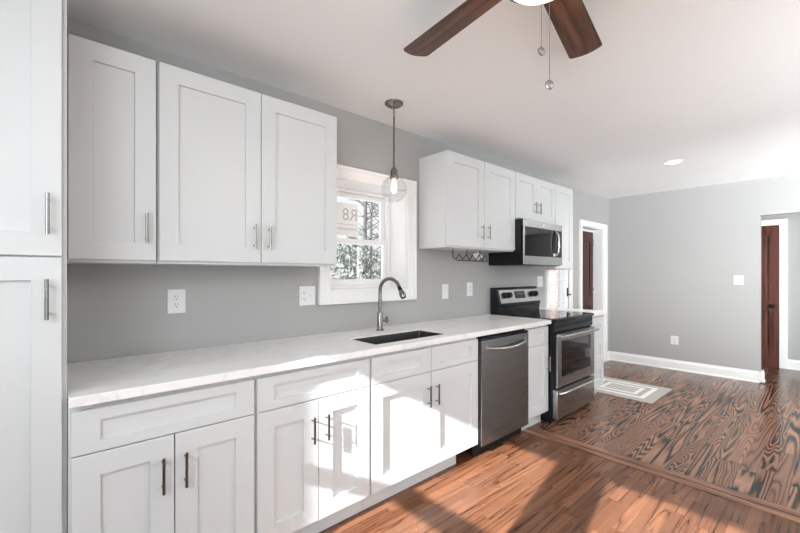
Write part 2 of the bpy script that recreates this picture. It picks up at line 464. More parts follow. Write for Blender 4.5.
# kitchen window -----------------------------------------------------------------
casing('trim_1', WIN[0] + 0.003, WIN[1] - 0.003, WIN[2] + 0.003, WIN[3] - 0.003, 0.090, 0.0, True)
w = hold('window_1')
x0, x1, z0, z1 = WIN
b = MB()   # painted lining of the deep reveal
for q in ((x0, x0 + 0.008, z0, z1), (x1 - 0.008, x1, z0, z1), (x0 + .008, x1 - .008, z1 - 0.008, z1), (x0 + .008, x1 - .008, z0, z0 + 0.012)):
    b.box(q[0], q[1], 0.001, 0.285, q[2], q[3], 'trim_white')
b.build('lining', w)
X0, X1, Z0, Z1 = x0 + 0.008, x1 - 0.008, z0 + 0.012, z1 - 0.008
b = MB()
for q in ((X0, X0 + 0.028, Z0, Z1), (X1 - 0.028, X1, Z0, Z1), (X0 + .028, X1 - .028, Z1 - 0.025, Z1), (X0 + .028, X1 - .028, Z0, Z0 + 0.022)):
    b.box(q[0], q[1], 0.195, 0.283, q[2], q[3], 'trim_white', 0.002)
b.build('window_frame', w)
def sash(y0, y1, za, zb, low):
    b = MB(); a0, a1 = X0 + 0.029, X1 - 0.029; s = 0.036
    rb, rt = (0.045, 0.036) if low else (0.036, 0.036)
    b.box(a0, a0 + s, y0, y1, za, zb, 'trim_white', 0.003); b.box(a1 - s, a1, y0, y1, za, zb, 'trim_white', 0.003)
    b.box(a0 + s, a1 - s, y0, y1, za, za + rb, 'trim_white', 0.003); b.box(a0 + s, a1 - s, y0, y1, zb - rt, zb, 'trim_white', 0.003)
    o = b.build('sash', w)
    g = MB(); g.box(a0 + s - .004, a1 - s + .004, (y0 + y1) / 2 - 0.002, (y0 + y1) / 2 + 0.002, za + rb - .004, zb - rt + .004, 'window_glass'); g.build('pane', o)
    return (a0 + s, a1 - s, za + rb, zb - rt)
sash(0.205, 0.232, Z0 + 0.023, 1.592, True)
up = sash(0.240, 0.267, 1.552, Z1 - 0.026, False)
b = MB(); b.box(1.75, 1.80, 0.200, 0.228, 1.593, 1.604, 'nickel', 0.002); b.build('sash_lock', w)

# the two sun windows behind the camera and the unseen openings added for bounce and fill light
def plain_window(name, y0, y1, z0, z1, mid):
    w = hold(name); b = MB(); x0, x1 = XL - 0.12, XL - 0.06; t = 0.012
    b.box(x0, x1, y0, y0 + t, z0, z1, 'trim_white'); b.box(x0, x1, y1 - t, y1, z0, z1, 'trim_white')
    b.box(x0, x1, y0 + t, y1 - t, z0, z0 + t, 'trim_white'); b.box(x0, x1, y0 + t, y1 - t, z1 - t, z1, 'trim_white')
    b.box(x0, x1, y0 + t, y1 - t, mid - 0.036, mid + 0.036, 'trim_white'); b.build('window_frame', w)
    b = MB(); b.box(XL - 0.092, XL - 0.088, y0 + t, y1 - t, z0 + t, mid - .036, 'window_glass'); b.build('pane', w)
    b = MB(); b.box(XL - 0.092, XL - 0.088, y0 + t, y1 - t, mid + .036, z1 - t, 'window_glass'); b.build('pane', w)
for i, q in enumerate(LW): plain_window('window_%d' % (i + 2), *q, 1.590)
for i, q in enumerate(FW_FILL):
    w = hold('window_%d' % (i + 5)); b = MB(); y0, y1 = YF - 0.11, YF - 0.05; t = 0.05
    b.box(q[0], q[0] + t, y0, y1, q[2], q[3], 'trim_white'); b.box(q[1] - t, q[1], y0, y1, q[2], q[3], 'trim_white')
    b.box(q[0] + t, q[1] - t, y0, y1, q[2], q[2] + t, 'trim_white'); b.box(q[0] + t, q[1] - t, y0, y1, q[3] - t, q[3], 'trim_white')
    c = (q[0] + q[1]) / 2; b.box(c - t / 2, c + t / 2, y0, y1, q[2] + t, q[3] - t, 'trim_white'); b.build('window_frame', w)
    for a0, a1 in ((q[0] + t, c - t / 2), (c + t / 2, q[1] - t)):
        b = MB(); b.box(a0, a1, YF - .082, YF - .078, q[2] + t, q[3] - t, 'window_glass'); b.build('pane', w)

# glazed back door ---------------------------------------------------------------
casing('trim_2', GD[0] + 0.003, GD[1] - 0.003, 0.0, GD[3] - 0.003, 0.058, 0.0)
d = hold('door_1')
x0, x1, z1 = GD[0] + 0.006, GD[1] - 0.006, GD[3] - 0.006
b = MB(); st = 0.070; str_ = 0.062; yb0, yb1 = 0.004, 0.044
gx0, gx1, gz0, gz1 = x0 + st, x1 - str_, 0.30, 1.90
b.box(x0, gx0, yb0, yb1, 0.008, z1, 'trim_white', .002); b.box(gx1, x1, yb0, yb1, 0.008, z1, 'trim_white', .002)
b.box(gx0, gx1, yb0, yb1, 0.008, gz0, 'trim_white', .002); b.box(gx0, gx1, yb0, yb1, gz1, z1, 'trim_white', .002)
b.build('door_frame', d)
b = MB(); b.box(gx0 - .003, gx1 + .003, 0.022, 0.026, gz0 - .003, gz1 + .003, 'window_glass'); b.build('pane', d)
b = MB(); mx = 4.772
b.box(mx - 0.006, mx + 0.006, 0.012, 0.036, gz0, gz1, 'trim_white', .002)
for zz in (0.70, 0.955, 1.235, 1.50, 1.70):
    b.box(gx0, mx - .006, 0.012, 0.036, zz - 0.006, zz + 0.006, 'trim_white', .002); b.box(mx + .006, gx1, 0.012, 0.036, zz - 0.006, zz + 0.006, 'trim_white', .002)
b.build('muntin', d)
b = MB(); hx = x1 - 0.030
b.box(hx - 0.016, hx + 0.016, -0.003, 0.0036, 1.025, 1.135, 'matte_black', .003)
b.tube([(hx, -0.002, 1.05), (hx, -0.035, 1.05), (hx + 0.012, -0.040, 1.05)], 0.008, 'matte_black'); b.build('handle', d)

# red closet door ----------------------------------------------------------------
casing('trim_3', CD[0] + 0.003, CD[1] - 0.003, 0.0, CD[3] - 0.003, 0.072, 0.0, wr=0.125)
def jamb(name, x0, x1, z1, y0, y1):
    b = MB(); b.box(x0, x0 + 0.012, y0, y1, 0.0, z1, 'trim_white'); b.box(x1 - 0.012, x1, y0, y1, 0.0, z1, 'trim_white')
    b.box(x0 + .012, x1 - .012, y0, y1, z1 - 0.012, z1, 'trim_white'); return struct(b.build(name))
jamb('trim_4', CD[0], CD[1], CD[3], 0.001, 0.20)
def panel_door(name, x0, x1, z0, z1, yf, th, m, panels, stile):
    d = hold(name); b = MB()
    b.box(x0, x1, yf + 0.010, yf + th, z0, z1, m)
    b.box(x0, x0 + stile, yf, yf + .012, z0, z1, m, .002); b.box(x1 - stile, x1, yf, yf + .012, z0, z1, m, .002)
    zs = [z0] + [v for p in panels for v in p] + [z1]
    for a, c in zip(zs[0::2], zs[1::2]): b.box(x0 + stile, x1 - stile, yf, yf + .012, a, c, m, .002)
    for a, c in panels: b.box(x0 + stile + .03, x1 - stile - .03, yf + .002, yf + .012, a + .03, c - .03, m, .004)
    b.build('door_panel', d); return d
d = panel_door('door_2', CD[0] + 0.015, CD[1] - 0.015, 0.008, CD[3] - 0.045, 0.125, 0.04, 'mahogany', [(0.20, 0.84), (0.99, 1.80)], 0.11)
b = MB(); b.box(CD[0] + .0125, CD[1] - .0125, 0.125, 0.165, CD[3] - 0.042, CD[3] - 0.013, 'trim_white', .001); b.build('head_stop', d)
for zz in (0.30, 1.02, 1.74):
    b = MB(); b.tube([(CD[1] - 0.019, 0.119, zz), (CD[1] - 0.019, 0.119, zz + 0.09)], 0.0055, 'nickel'); b.box(CD[1] - .05, CD[1] - .02, .1215, .1248, zz, zz + .09, 'nickel'); b.build('hinge', d)
b = MB(); b.lathe([(0.0, 0.058), (0.022, 0.055), (0.028, 0.040), (0.020, 0.024), (0.010, 0.018), (0.010, 0.006), (0.026, 0.004), (0.026, 0.0)], (CD[0] + .07, .125, .95), 'matte_black', 20, 'y'); b.build('knob', d)

# hall door ----------------------------------------------------------------------
d = hold('door_3')
b = MB(); ya, yb = -1.795, -1.035; zt = 2.0; xf = HX - 0.03
b.box(xf + .012, HX - .001, ya, yb, 0.006, zt, 'dark_door')
st = 0.105
b.box(xf, xf + .014, ya, ya + st, .006, zt, 'dark_door', .002); b.box(xf, xf + .014, yb - st, yb, .006, zt, 'dark_door', .002)
for a, c in ((.006, .22), (.80, .95), (1.86, zt)): b.box(xf, xf + .014, ya + st, yb - st, a, c, 'dark_door', .002)
for a, c in ((.22, .80), (.95, 1.86)):
    b.box(xf, xf + .014, (ya + yb) / 2 - .05, (ya + yb) / 2 + .05, a, c, 'dark_door', .002)
    for e in (ya + st, (ya + yb) / 2 + .05): b.box(xf + .003, xf + .014, e + .025, e + .175, a + .03, c - .03, 'dark_door', .004)
b.build('door_panel', d)
b = MB(); b.lathe([(0.0, -0.058), (0.022, -0.055), (0.028, -0.040), (0.020, -0.024), (0.010, -0.018), (0.010, -0.006), (0.026, -0.004), (0.026, 0.0)], (xf, ya + .055, .86), 'matte_black', 20, 'x'); b.build('knob', d)
b = MB()
b.box(HX - .035, HX, ya - .085, ya - .004, 0, zt + .085, 'trim_white', .004); b.box(HX - .035, HX, yb + .004, yb + .085, 0, zt + .085, 'trim_white', .004)
b.box(HX - .035, HX, ya - .004, yb + .004, zt + .004, zt + .085, 'trim_white', .004); struct(b.build('trim_5'))

# floor transition between the two rooms' boards ----------------------------------
b = MB()
def strip(xa, xb, y0, y1, h, skew):
    poly = [(xa, y0), (xb, y0), (xb - skew * (y0 - y1), y1), (xa - skew * (y0 - y1), y1)]
    b.prism(poly, 0.0005, h, 'strip_wood', 0.002, 'xy')
strip(3.015, 3.085, -0.56, -4.95, 0.007, 0.0)
strip(2.945, 3.013, -0.56, -4.95, 0.004, 0.0)
struct(b.build('trim_6'))

# ------------------------------------------------------------------ cabinets
YB, YU = -0.632, -0.306           # front planes of the base and wall cabinet doors
TH = 0.020
RAIL = 0.078
def bar_handle(parent, x, y, z0, z1, r=0.0056, off=0.030):
    """bar pull standing off a front at plane y, running upright from z0 to z1"""
    b = MB(); yy = y - off
    b.tube([(x, yy, z0), (x, yy, z1)], r, 'nickel', 14)
    for zz in (z0 + 0.020, z1 - 0.020): b.tube([(x, yy, zz), (x, y + 0.0005, zz)], 0.0038, 'nickel', 10)
    o = b.build('handle', parent); return o
def front(kind, parent, x0, x1, z0, z1, y, rail=RAIL, handle=None, railx=None):
    b = MB(); b.shaker(x0, x1, z0, z1, y, TH, rail, 0.012, 'cabinet_white', railx)
    o = b.build(kind, parent)
    if handle: bar_handle(o, handle[0], y, handle[1], handle[2])
    return o
def carcass(root, x0, x1, y0, y1, z0, z1, toe=None, under=False):
    b = MB(); b.box(x0, x1, y0, y1, z0, z1, 'cabinet_white', 0.0015); b.build('body', root)
    if toe:
        b = MB(); b.box(x0, x1, y0 + 0.055, y0 + 0.070, 0.0, toe, 'cabinet_white'); b.build('toe_kick', root)

# tall pantry at the left
r = thing('pantry_cabinet', 'tall white pantry cabinet with two stacked doors at the left end of the counter', 'cabinet')
carcass(r, -0.43, 0.045, -0.600, -0.002, 0.10, 2.30)
b = MB(); b.box(-0.43, 0.045, -0.545, -0.53, 0.0, 0.10, 'cabinet_white'); b.build('toe_kick', r)
front('door', r, -0.415, 0.032, 1.374, 2.285, -0.620, 0.074, (-0.003, 1.441, 1.572))
front('door', r, -0.415, 0.032, 0.112, 1.369, -0.620, 0.074, (-0.005, 1.170, 1.300))
rebase(r, (-0.19, -0.3, 0))

# wall cabinets
def wall_cab(label, x0, x1, zb, zt, doors, group='white wall cabinets', rail=RAIL):
    r = thing('upper_cabinet', label, 'cabinet', group)
    carcass(r, x0, x1, YU + TH, -0.002, zb, zt - 0.003)
    for d0, d1, h in doors:
        front('door', r, d0, d1, zb + 0.013, zt, YU, rail, h)
    rebase(r, ((x0 + x1) / 2, -0.15, zb))
    return r
ZT, ZU = 2.2626, 1.362
wall_cab('white single-door wall cabinet against the tall pantry', 0.047, 0.358, ZU, ZT - .004, [(0.056, 0.353, (0.314, 1.449, 1.578))])
wall_cab('wide white double-door wall cabinet between the single-door one and the window', 0.361, 1.294, ZU, ZT - .002,
         [(0.365, 0.825, (0.787, 1.443, 1.572)), (0.829, 1.292, (0.866, 1.441, 1.569))])
wall_cab('white double-door wall cabinet above the black wire rack, right of the window', 2.291, 3.262, 1.525, 2.279,
         [(2.300, 2.774, (2.729, 1.608, 1.731)), (2.779, 3.258, (2.822, 1.612, 1.735))])
wall_cab('short white double-door cabinet above the microwave', 3.265, 4.054, 1.838, 2.279,
         [(3.268, 3.658, (3.606, 1.915, 2.030)), (3.663, 4.051, (3.690, 1.915, 2.030))], rail=0.070)
wall_cab('narrow white wall cabinet right of the microwave, beside the glazed door', 4.057, 4.475, 1.362, 2.283, [(4.062, 4.472, None)])

# base cabinets
ZB0, ZB1, ZSP, ZD = 0.115, 0.872, 0.706, 0.858
def base_cab(label, x0, x1, fronts, toe_to=None, name='base_cabinet', cat='cabinet'):
    r = thing(name, label, cat, 'white base cabinets')
    b = MB()
    if 'sink' in name:   # open box so that the bowl hangs inside
        for q in ((x0, x0 + .018, YB + TH, -.002), (x1 - .018, x1, YB + TH, -.002), (x0 + .018, x1 - .018, YB + TH, YB + TH + .018), (x0 + .018, x1 - .018, -.02, -.002)):
            b.box(q[0], q[1], q[2], q[3], ZB0, ZB1 + .006, 'cabinet_white')
        b.box(x0 + .018, x1 - .018, YB + TH + .018, -.02, ZB0, ZB0 + .018, 'cabinet_inside')
    else:
        b.box(x0, x1, YB + TH, -0.002, ZB0, ZB1 + 0.006, 'cabinet_white', 0.001)
    b.build('body', r)
    b = MB(); b.box(x0, toe_to or x1, -0.556, -0.540, 0.0, ZB0, 'cabinet_white'); b.build('toe_kick', r)
    for kind, d0, d1, a, c, h in fronts:
        front(kind, r, d0, d1, a, c, YB, 0.040 if (c - a) < 0.2 else RAIL, h, RAIL)
    rebase(r, ((x0 + x1) / 2, -0.3, 0)); return r
base_cab('white base cabinet with one wide drawer and two doors, next to the pantry', 0.047, 0.666,
         [('drawer', 0.054, 0.662, ZSP + .004, ZD, None), ('door', 0.054, 0.355, ZB0, ZSP, (0.315, 0.503, 0.636)), ('door', 0.359, 0.662, ZB0, ZSP, (0.391, 0.503, 0.635))])
base_cab('white base cabinet whose sunlit doors carry the shadows of their two handles', 0.669, 1.294,
         [('drawer', 0.676, 1.289, ZSP + .004, ZD, None), ('door', 0.676, 0.977, ZB0, ZSP, (0.940, 0.507, 0.633)), ('door', 0.981, 1.289, ZB0, ZSP, (1.017, 0.505, 0.630))])
base_cab('white sink base cabinet with two false drawer fronts under the sink', 1.297, 2.258,
         [('drawer', 1.306, 1.772, ZSP + .004, ZD, None), ('drawer', 1.777, 2.250, ZSP + .004, ZD, None),
          ('door', 1.306, 1.772, ZB0, ZSP, (1.738, 0.500, 0.629)), ('door', 1.777, 2.250, ZB0, ZSP, (1.812, 0.500, 0.629))], 2.10, 'sink_cabinet')
base_cab('narrow white base cabinet squeezed between dishwasher and range', 2.918, 3.268,
         [('drawer', 2.924, 3.262, ZSP + .004, ZD, None), ('door', 2.924, 3.262, ZB0, ZSP, (3.238, 0.470, 0.600))])
base_cab('white three-drawer base cabinet right of the range, beside the rug', 4.108, 4.500,
         [('drawer', 4.113, 4.496, 0.640, ZD, None), ('drawer', 4.113, 4.496, 0.372, 0.636, None), ('drawer', 4.113, 4.496, ZB0, 0.368, None)], None, 'drawer_cabinet')

# ------------------------------------------------------------------ countertops
CT0, CT1, YC = 0.879, 0.914, -0.657
SK = (1.385, 1.995, -0.565, -0.300)
def countertop(label, x0, x1, hole=None):
    b = MB()
    t = bmesh.new()
    if hole:
        us = [x0, hole[0], hole[1], x1]; vs = [YC, hole[2], hole[3], -0.001]
    else:
        us = [x0, x1]; vs = [YC, -0.001]
    V = {}
    def v(i, j, k):
        if (i, j, k) not in V: V[i, j, k] = t.verts.new((us[i], vs[j], (CT0, CT1)[k]))
        return V[i, j, k]
    ok = {(i, j): not (hole and i == 1 and j == 1) for i in range(len(us) - 1) for j in range(len(vs) - 1)}
    for (i, j), s in ok.items():
        if not s: continue
        for k in (0, 1): t.faces.new((v(i, j, k), v(i + 1, j, k), v(i + 1, j + 1, k), v(i, j + 1, k)))
        for di, dj, (p, q) in ((-1, 0, ((i, j), (i, j + 1))), (1, 0, ((i + 1, j), (i + 1, j + 1))), (0, -1, ((i, j), (i + 1, j))), (0, 1, ((i, j + 1), (i + 1, j + 1)))):
            if not ok.get((i + di, j + dj), False): t.faces.new((v(*p, 0), v(*q, 0), v(*q, 1), v(*p, 1)))
    b.merge(t, 'quartz'); o = b.build('countertop', bevel=0.003)
    return tag(o, label, 'countertop')
countertop('long white quartz countertop with a sink cut into it, running from pantry to range', 0.047, 3.270, SK)
countertop('short white quartz countertop on the drawer cabinet right of the range', 4.106, 4.530)

# sink
r = thing('kitchen_sink', 'stainless undermount sink set into the long white countertop below the window', 'sink')
b = MB(); x0, x1, y0, y1 = SK; t = bmesh.new()
def rr(d, z, n=5, rad=0.012):
    pts = []
    for cx, cy, a0 in ((x1 - d - rad, y1 - d - rad, 0), (x0 + d + rad, y1 - d - rad, 90), (x0 + d + rad, y0 + d + rad, 180), (x1 - d - rad, y0 + d + rad, 270)):
        for i in range(n): a = radians(a0 + 90 * i / (n - 1)); pts.append((cx + rad * cos(a), cy + rad * sin(a), z))
    return [t.verts.new(p) for p in pts]
R = [rr(0.0015, CT1 - .006), rr(0.004, CT1 - .006), rr(0.006, CT0 - .02), rr(0.010, 0.69), rr(0.034, 0.672)]
O = [rr(0.032, 0.668), rr(0.006, 0.688), rr(0.0015, CT0 - .01)]
for a, c in list(zip(R, R[1:])) + list(zip(O, O[1:])) + [(O[-1], R[0])]:
    for k in range(len(a)): f = t.faces.new((a[k], a[(k + 1) % len(a)], c[(k + 1) % len(a)], c[k])); f.smooth = True
t.faces.new(R[-1]); t.faces.new(O[0]); b.merge(t, 'sink_steel'); b.build('basin', r)
b = MB(); b.lathe([(0.0, 0.003), (0.03, 0.003), (0.042, 0.005), (0.046, 0.001), (0.046, 0.0)], ((x0 + x1) / 2, (y0 + y1) / 2 + .03, 0.672), 'stainless_light', 24); b.build('drain', r)
rebase(r, ((x0 + x1) / 2, (y0 + y1) / 2, 0.668))

# faucet
r = thing('kitchen_faucet', 'brushed nickel gooseneck pull-down faucet behind the sink', 'faucet')
fx, fy = 1.752, -0.150
b = MB(); b.lathe([(0.0, 0.0), (0.027, 0.0), (0.027, 0.006), (0.021, 0.012), (0.0195, 0.125), (0.016, 0.132), (0.0, 0.132)], (fx, fy, CT1), 'nickel', 28); b.build('base', r)
pts = [(fx, fy, CT1 + 0.131), (fx, fy, 1.17)]; R_ = 0.086; dirx, diry = 0.22, -0.975
for i in range(1, 15):
    a = radians(180 - 158 * i / 14); q = R_ + R_ * cos(a)
    pts.append((fx + dirx * q, fy + diry * q, 1.198 + R_ * 0.98 * sin(a)))
b = MB(); b.tube(pts, 0.0125, 'nickel', 16); b.build('spout', r)
e = Vector(pts[-1]); dv = (Vector(pts[-1]) - Vector(pts[-2])).normalized()
b = MB(); b.tube([e, e + dv * .012, e + dv * .013, e + dv * .030], [.0125, .0125, .0145, .0145], 'matte_black', 16)
b.tube([e + dv * .030, e + dv * .040, e + dv * .070, e + dv * .084], [.0145, .019, .022, .019], 'nickel', 18); b.tube([e + dv * .084, e + dv * .088], .0165, 'matte_black', 18); b.build('spray_head', r)
b = MB(); b.tube([(fx + .016, fy, 0.985), (fx + .052, fy - .004, 0.985)], .012, 'nickel', 16); b.tube([(fx + .052, fy - .004, .985), (fx + .066, fy - .006, .985)], [.016, .014], 'nickel', 16)
b.tube([(fx + .058, fy - .006, .960), (fx + .058, fy - .006, 1.010)], [.006, .006], 'nickel', 10); b.build('lever', r)
rebase(r, (fx, fy, CT1))

# ------------------------------------------------------------------ dishwasher
r = thing('dishwasher', 'stainless steel dishwasher with a curved towel-bar handle left of the narrow cabinet', 'dishwasher')
x0, x1 = 2.274, 2.908
b = MB(); b.box(2.262, 2.914, -0.605, -0.03, 0.09, 0.872, 'matte_black'); b.build('body', r)
b = MB(); b.box(x0, x1, -0.645, -0.607, 0.090, 0.838, 'stainless_dark', 0.004)
b.box(x0 + .002, x1 - .002, -0.640, -0.607, 0.839, 0.856, 'appliance_black', 0.002); dd = b.build('door', r)
b = MB(); pts = []
for i in range(17):
    s = i / 16; pts.append((x0 + .055 + s * (x1 - x0 - .11), -0.647 - 0.042 * math.sin(pi * s) ** .45, 0.782 - 0.018 * sin(pi * s)))
b.tube(pts, .0105, 'stainless', 14)
for p in (pts[0], pts[-1]): b.box(p[0] - .016, p[0] + .016, -.650, -.6445, p[2] - .020, p[2] + .022, 'stainless', .003)
b.build('handle', dd)
b = MB(); b.box(2.35, 2.914, -0.575, -0.555, 0.0, 0.088, 'matte_black'); b.box(2.262, 2.35, -0.575, -0.555, 0.0, 0.088, 'matte_black'); b.build('kick_plate', r)
rebase(r, (2.59, -.3, 0))

# ------------------------------------------------------------------ range
r = thing('electric_range', 'freestanding stainless and black electric range with a smooth glass cooktop', 'range')
x0, x1 = 3.279, 4.098
xf0, xf1 = 3.288, 4.075
b = MB(); b.box(x0 + .004, x1 - .004, -0.655, -0.012, 0.035, 0.893, 'appliance_black', .002); b.build('body', r)
b = MB(); b.box(x0, x1, -0.690, -0.012, 0.895, 0.920, 'gloss_black', .006)
b.box(x0 + .01, x1 - .004, -0.664, -0.100, 0.9195, 0.9225, 'gloss_black'); ck = b.build('cooktop', r)
for cx, cy, rad in ((3.49, -.50, .105), (3.89, -.50, .085), (3.49, -.24, .085), (3.89, -.24, .105)):
    b = MB(); b.lathe([(rad - .004, .0002), (rad - .004, .0007), (rad, .0007), (rad, .0002)], (cx, cy, .9225), 'display_grey', 40, closed=True); b.build('burner_ring', ck)
b = MB(); b.box(x0 + .004, xf1 + .016, -0.676, -0.656, 0.800, 0.893, 'appliance_black', .003)
b.box(x0 + .02, xf1 - .01, -0.680, -0.6765, 0.842, 0.862, 'matte_black'); b.build('vent_panel', r)
# backguard
b = MB(); prof = [(-0.012, 0.921), (-0.100, 0.921), (-0.100, 0.985), (-0.112, 0.995), (-0.112, 1.010), (-0.070, 1.165), (-0.055, 1.178), (-0.012, 1.178)]
b.prism(prof, x0 + .006, x1 - .006, 'appliance_black', .003, 'yz'); bgd = b.build('backguard', r)
sl = Vector((0, 0.042, 0.155)).normalized(); nrm = Vector((0, -sl.z, sl.y))
def on_slope(s, off): return Vector((0, -0.112, 1.010)) + sl * s + nrm * off
b = MB(); t = bmesh.new()
V = [[t.verts.new((x, *on_slope(s, o)[1:])) for x, s in ((x0 + .045, .012), (x1 - .020, .012), (x1 - .020, .146), (x0 + .045, .146))] for o in (.0005, .006)]
for k in range(4): t.faces.new((V[0][k], V[0][(k + 1) % 4], V[1][(k + 1) % 4], V[1][k]))
t.faces.new(V[0]); t.faces.new(V[1]); b.merge(t, 'stainless_light'); cp = b.build('control_panel', bgd)
def slab(x0_, x1_, s0, s1, o0, o1, m, name, parent):
    b = MB(); t = bmesh.new()
    V = [[t.verts.new((x, *on_slope(s, o)[1:])) for x, s in ((x0_, s0), (x1_, s0), (x1_, s1), (x0_, s1))] for o in (o0, o1)]
    for k in range(4): t.faces.new((V[0][k], V[0][(k + 1) % 4], V[1][(k + 1) % 4], V[1][k]))
    t.faces.new(V[0]); t.faces.new(V[1]); b.merge(t, m); return b.build(name, parent)
slab(3.600, 3.790, .052, .128, .0062, .009, 'gloss_black', 'display', bgd)
q = slab(3.625, 3.765, .085, .120, .0091, .0096, 'display_grey', 'clock', bgd)
for kx in (3.400, 3.485, 3.920, 4.005):
    b = MB(); c = on_slope(.090, .0062)
    t = bmesh.new(); b2 = MB()
    M = Matrix.Translation(Vector((kx, c.y, c.z))) @ nrm.to_track_quat('Z', 'Y').to_matrix().to_4x4()
    tmp = MB(); tmp.lathe([(0.0, .030), (.022, .030), (.026, .024), (.028, .006), (.033, .004), (.033, 0.0)], (0, 0, 0), 'matte_black', 24); tmp.box(-.004, .004, -.026, .026, .028, .036, 'matte_black', .001)
    bmesh.ops.transform(tmp.bm, matrix=M, verts=tmp.bm.verts); tmp.build('knob', bgd)
# oven door
b = MB(); zf0, zf1 = 0.318, 0.790; yd0, yd1 = -0.700, -0.657; m_ = .082
b.box(xf0, xf1, yd0 + .006, yd1, zf0, zf1, 'appliance_black')
for q in ((xf0, xf0 + m_, zf0, zf1), (xf1 - m_, xf1, zf0, zf1), (xf0 + m_, xf1 - m_, zf0, .405), (xf0 + m_, xf1 - m_, .722, zf1)):
    b.box(q[0], q[1], yd0, yd0 + .012, q[2], q[3], 'stainless', .002)
od = b.build('oven_door', r)
b = MB(); b.box(xf0 + m_ + .001, xf1 - m_ - .001, yd0 + .001, yd0 + .0055, .406, .721, 'gloss_black'); b.build('oven_window', od)
b = MB(); b.tube([(xf0 + .03, -.746, .770), (xf1 - .02, -.746, .770)], .0135, 'stainless_light', 16)
for xx in (xf0 + .05, xf1 - .045): b.box(xx - .018, xx + .018, -.744, yd0 + .0005, .760, .780, 'stainless_light', .003)
b.build('handle', od)
b = MB(); b.box(xf0, xf1, yd0, yd1, 0.045, 0.300, 'stainless', .004); dr = b.build('drawer', r)
b = MB(); pts = [(xf0 + .03 + (xf1 - xf0 - .06) * i / 12, -.700 - .034 * sin(pi * i / 12) ** .4, .262 + .008 * sin(pi * i / 12)) for i in range(13)]
b.tube(pts, .012, 'stainless_light', 14)
b.build('handle', dr)
b = MB(); b.box(x0 + .01, xf1, -0.640, -0.06, 0.0, 0.034, 'matte_black'); b.build('base', r)
rebase(r, (3.69, -.35, 0))

# ------------------------------------------------------------------ microwave
r = thing('microwave_oven', 'stainless and black over-the-range microwave hung under the short cabinet', 'microwave')
x0, x1, z0, z1 = 3.266, 4.040, 1.400, 1.832
b = MB(); b.box(x0, x1, -0.362, -0.003, z0, z1, 'appliance_black', .002)
b.build('body', r)
b = MB(); yf, yk = -0.386, -0.364; d1 = 3.905
b.box(x0 + .003, x1 - .003, yf + .004, yk, z0 + .006, z1 - .004, 'appliance_black')
b.box(x0 + .003, x1 - .003, yf - .002, yf + .008, 1.762, z1 - .004, 'stainless_light', .002)
b.box(x0 + .003, x1 - .003, yf - .002, yf + .008, z0 + .006, 1.487, 'stainless_light', .002)
b.box(x0 + .003, x0 + .028, yf - .002, yk, 1.487, 1.762, 'stainless_light', .002)
dd = b.build('door', r)
b = MB(); b.box(x0 + .029, d1 - .045, yf + .001, yf + .0038, 1.489, 1.760, 'gloss_black'); b.build('window', dd)
b = MB(); b.box(d1 - .030, x1 - .006, yf + .000, yf + .0038, 1.489, 1.760, 'gloss_black')
b.build('control_panel', dd)
b = MB(); pts = [(d1 - .012, yf - .002 - .034 * sin(pi * i / 10) ** .3, 1.500 + .25 * i / 10) for i in range(11)]
b.tube(pts, .0105, 'stainless_light', 12); b.build('handle', dd)
b = MB(); b.lathe([(0, .0035), (.013, .0035), (.0145, .002), (.0145, 0)], (3.640, yf - .0021, 1.795), 'sign_grey', 24, 'y'); b.lathe([(.0085, .0042), (.0100, .0042), (.0100, .003), (.0085, .003)], (3.640, yf - .0021, 1.795), 'plate_white', 24, 'y', closed=True); b.build('badge', dd)
b = MB(); b.box(3.850, 3.885, yf - .0006, yf + .0009, 1.496, 1.528, 'plate_white'); b.build('sticker', dd)
b = MB(); b.box(x0 + .10, x1 - .10, -.33, -.08, z0 - .004, z0 - .0005, 'stainless_dark'); b.build('vent_filter', r)
rebase(r, (3.65, -.2, z0))

# ------------------------------------------------------------------ wire stemware rack
r = thing('stemware_rack', 'black zigzag wire rack screwed under the wall cabinet right of the window', 'rack')
for yy in (-0.205,):
    b = MB(); xs = 2.482; n = 11; pz = [(xs, yy, 1.522), (xs, yy, 1.458)]
    for i in range(n): pz.append((xs + .035 + i * .0455, yy, 1.437 if i % 2 == 0 else 1.482))
    b.tube(pz, .0042, 'matte_black', 6); b.tube([(xs + .05, yy, 1.430), (xs + .475, yy, 1.430)], .0042, 'matte_black', 6); b.build('zigzag_wire', r)
    for i in (1, 2):
        b = MB(); b.tube([(xs + .184 * i, yy, 1.522), (xs + .184 * i, yy, 1.478)], .0040, 'matte_black', 6); b.build('hanger', r)
b = MB()
b.box(2.474, 2.490 + .184 * 2, -.211, -.199, 1.5215, 1.5245, 'cabinet_white')
b.build('mount', r)
rebase(r, (2.72, -.205, 1.43))
b = MB(); t = bmesh.new(); bmesh.ops.create_icosphere(t, subdivisions=3, radius=1.0); random.seed(4)
from mathutils import noise as mnoise
for v in t.verts:
    k = 1 + .55 * mnoise.noise(v.co * 2.7); v.co = Vector((v.co.x * .050 * k + 2.895, v.co.y * .030 * k - .145, v.co.z * .030 * k + 1.475))
b.merge(t, 'plate_white'); tag(b.build('white_lump'), 'small crumpled white lump in the black wire rack', 'wrapper')  # noise-warped white blob at the rack

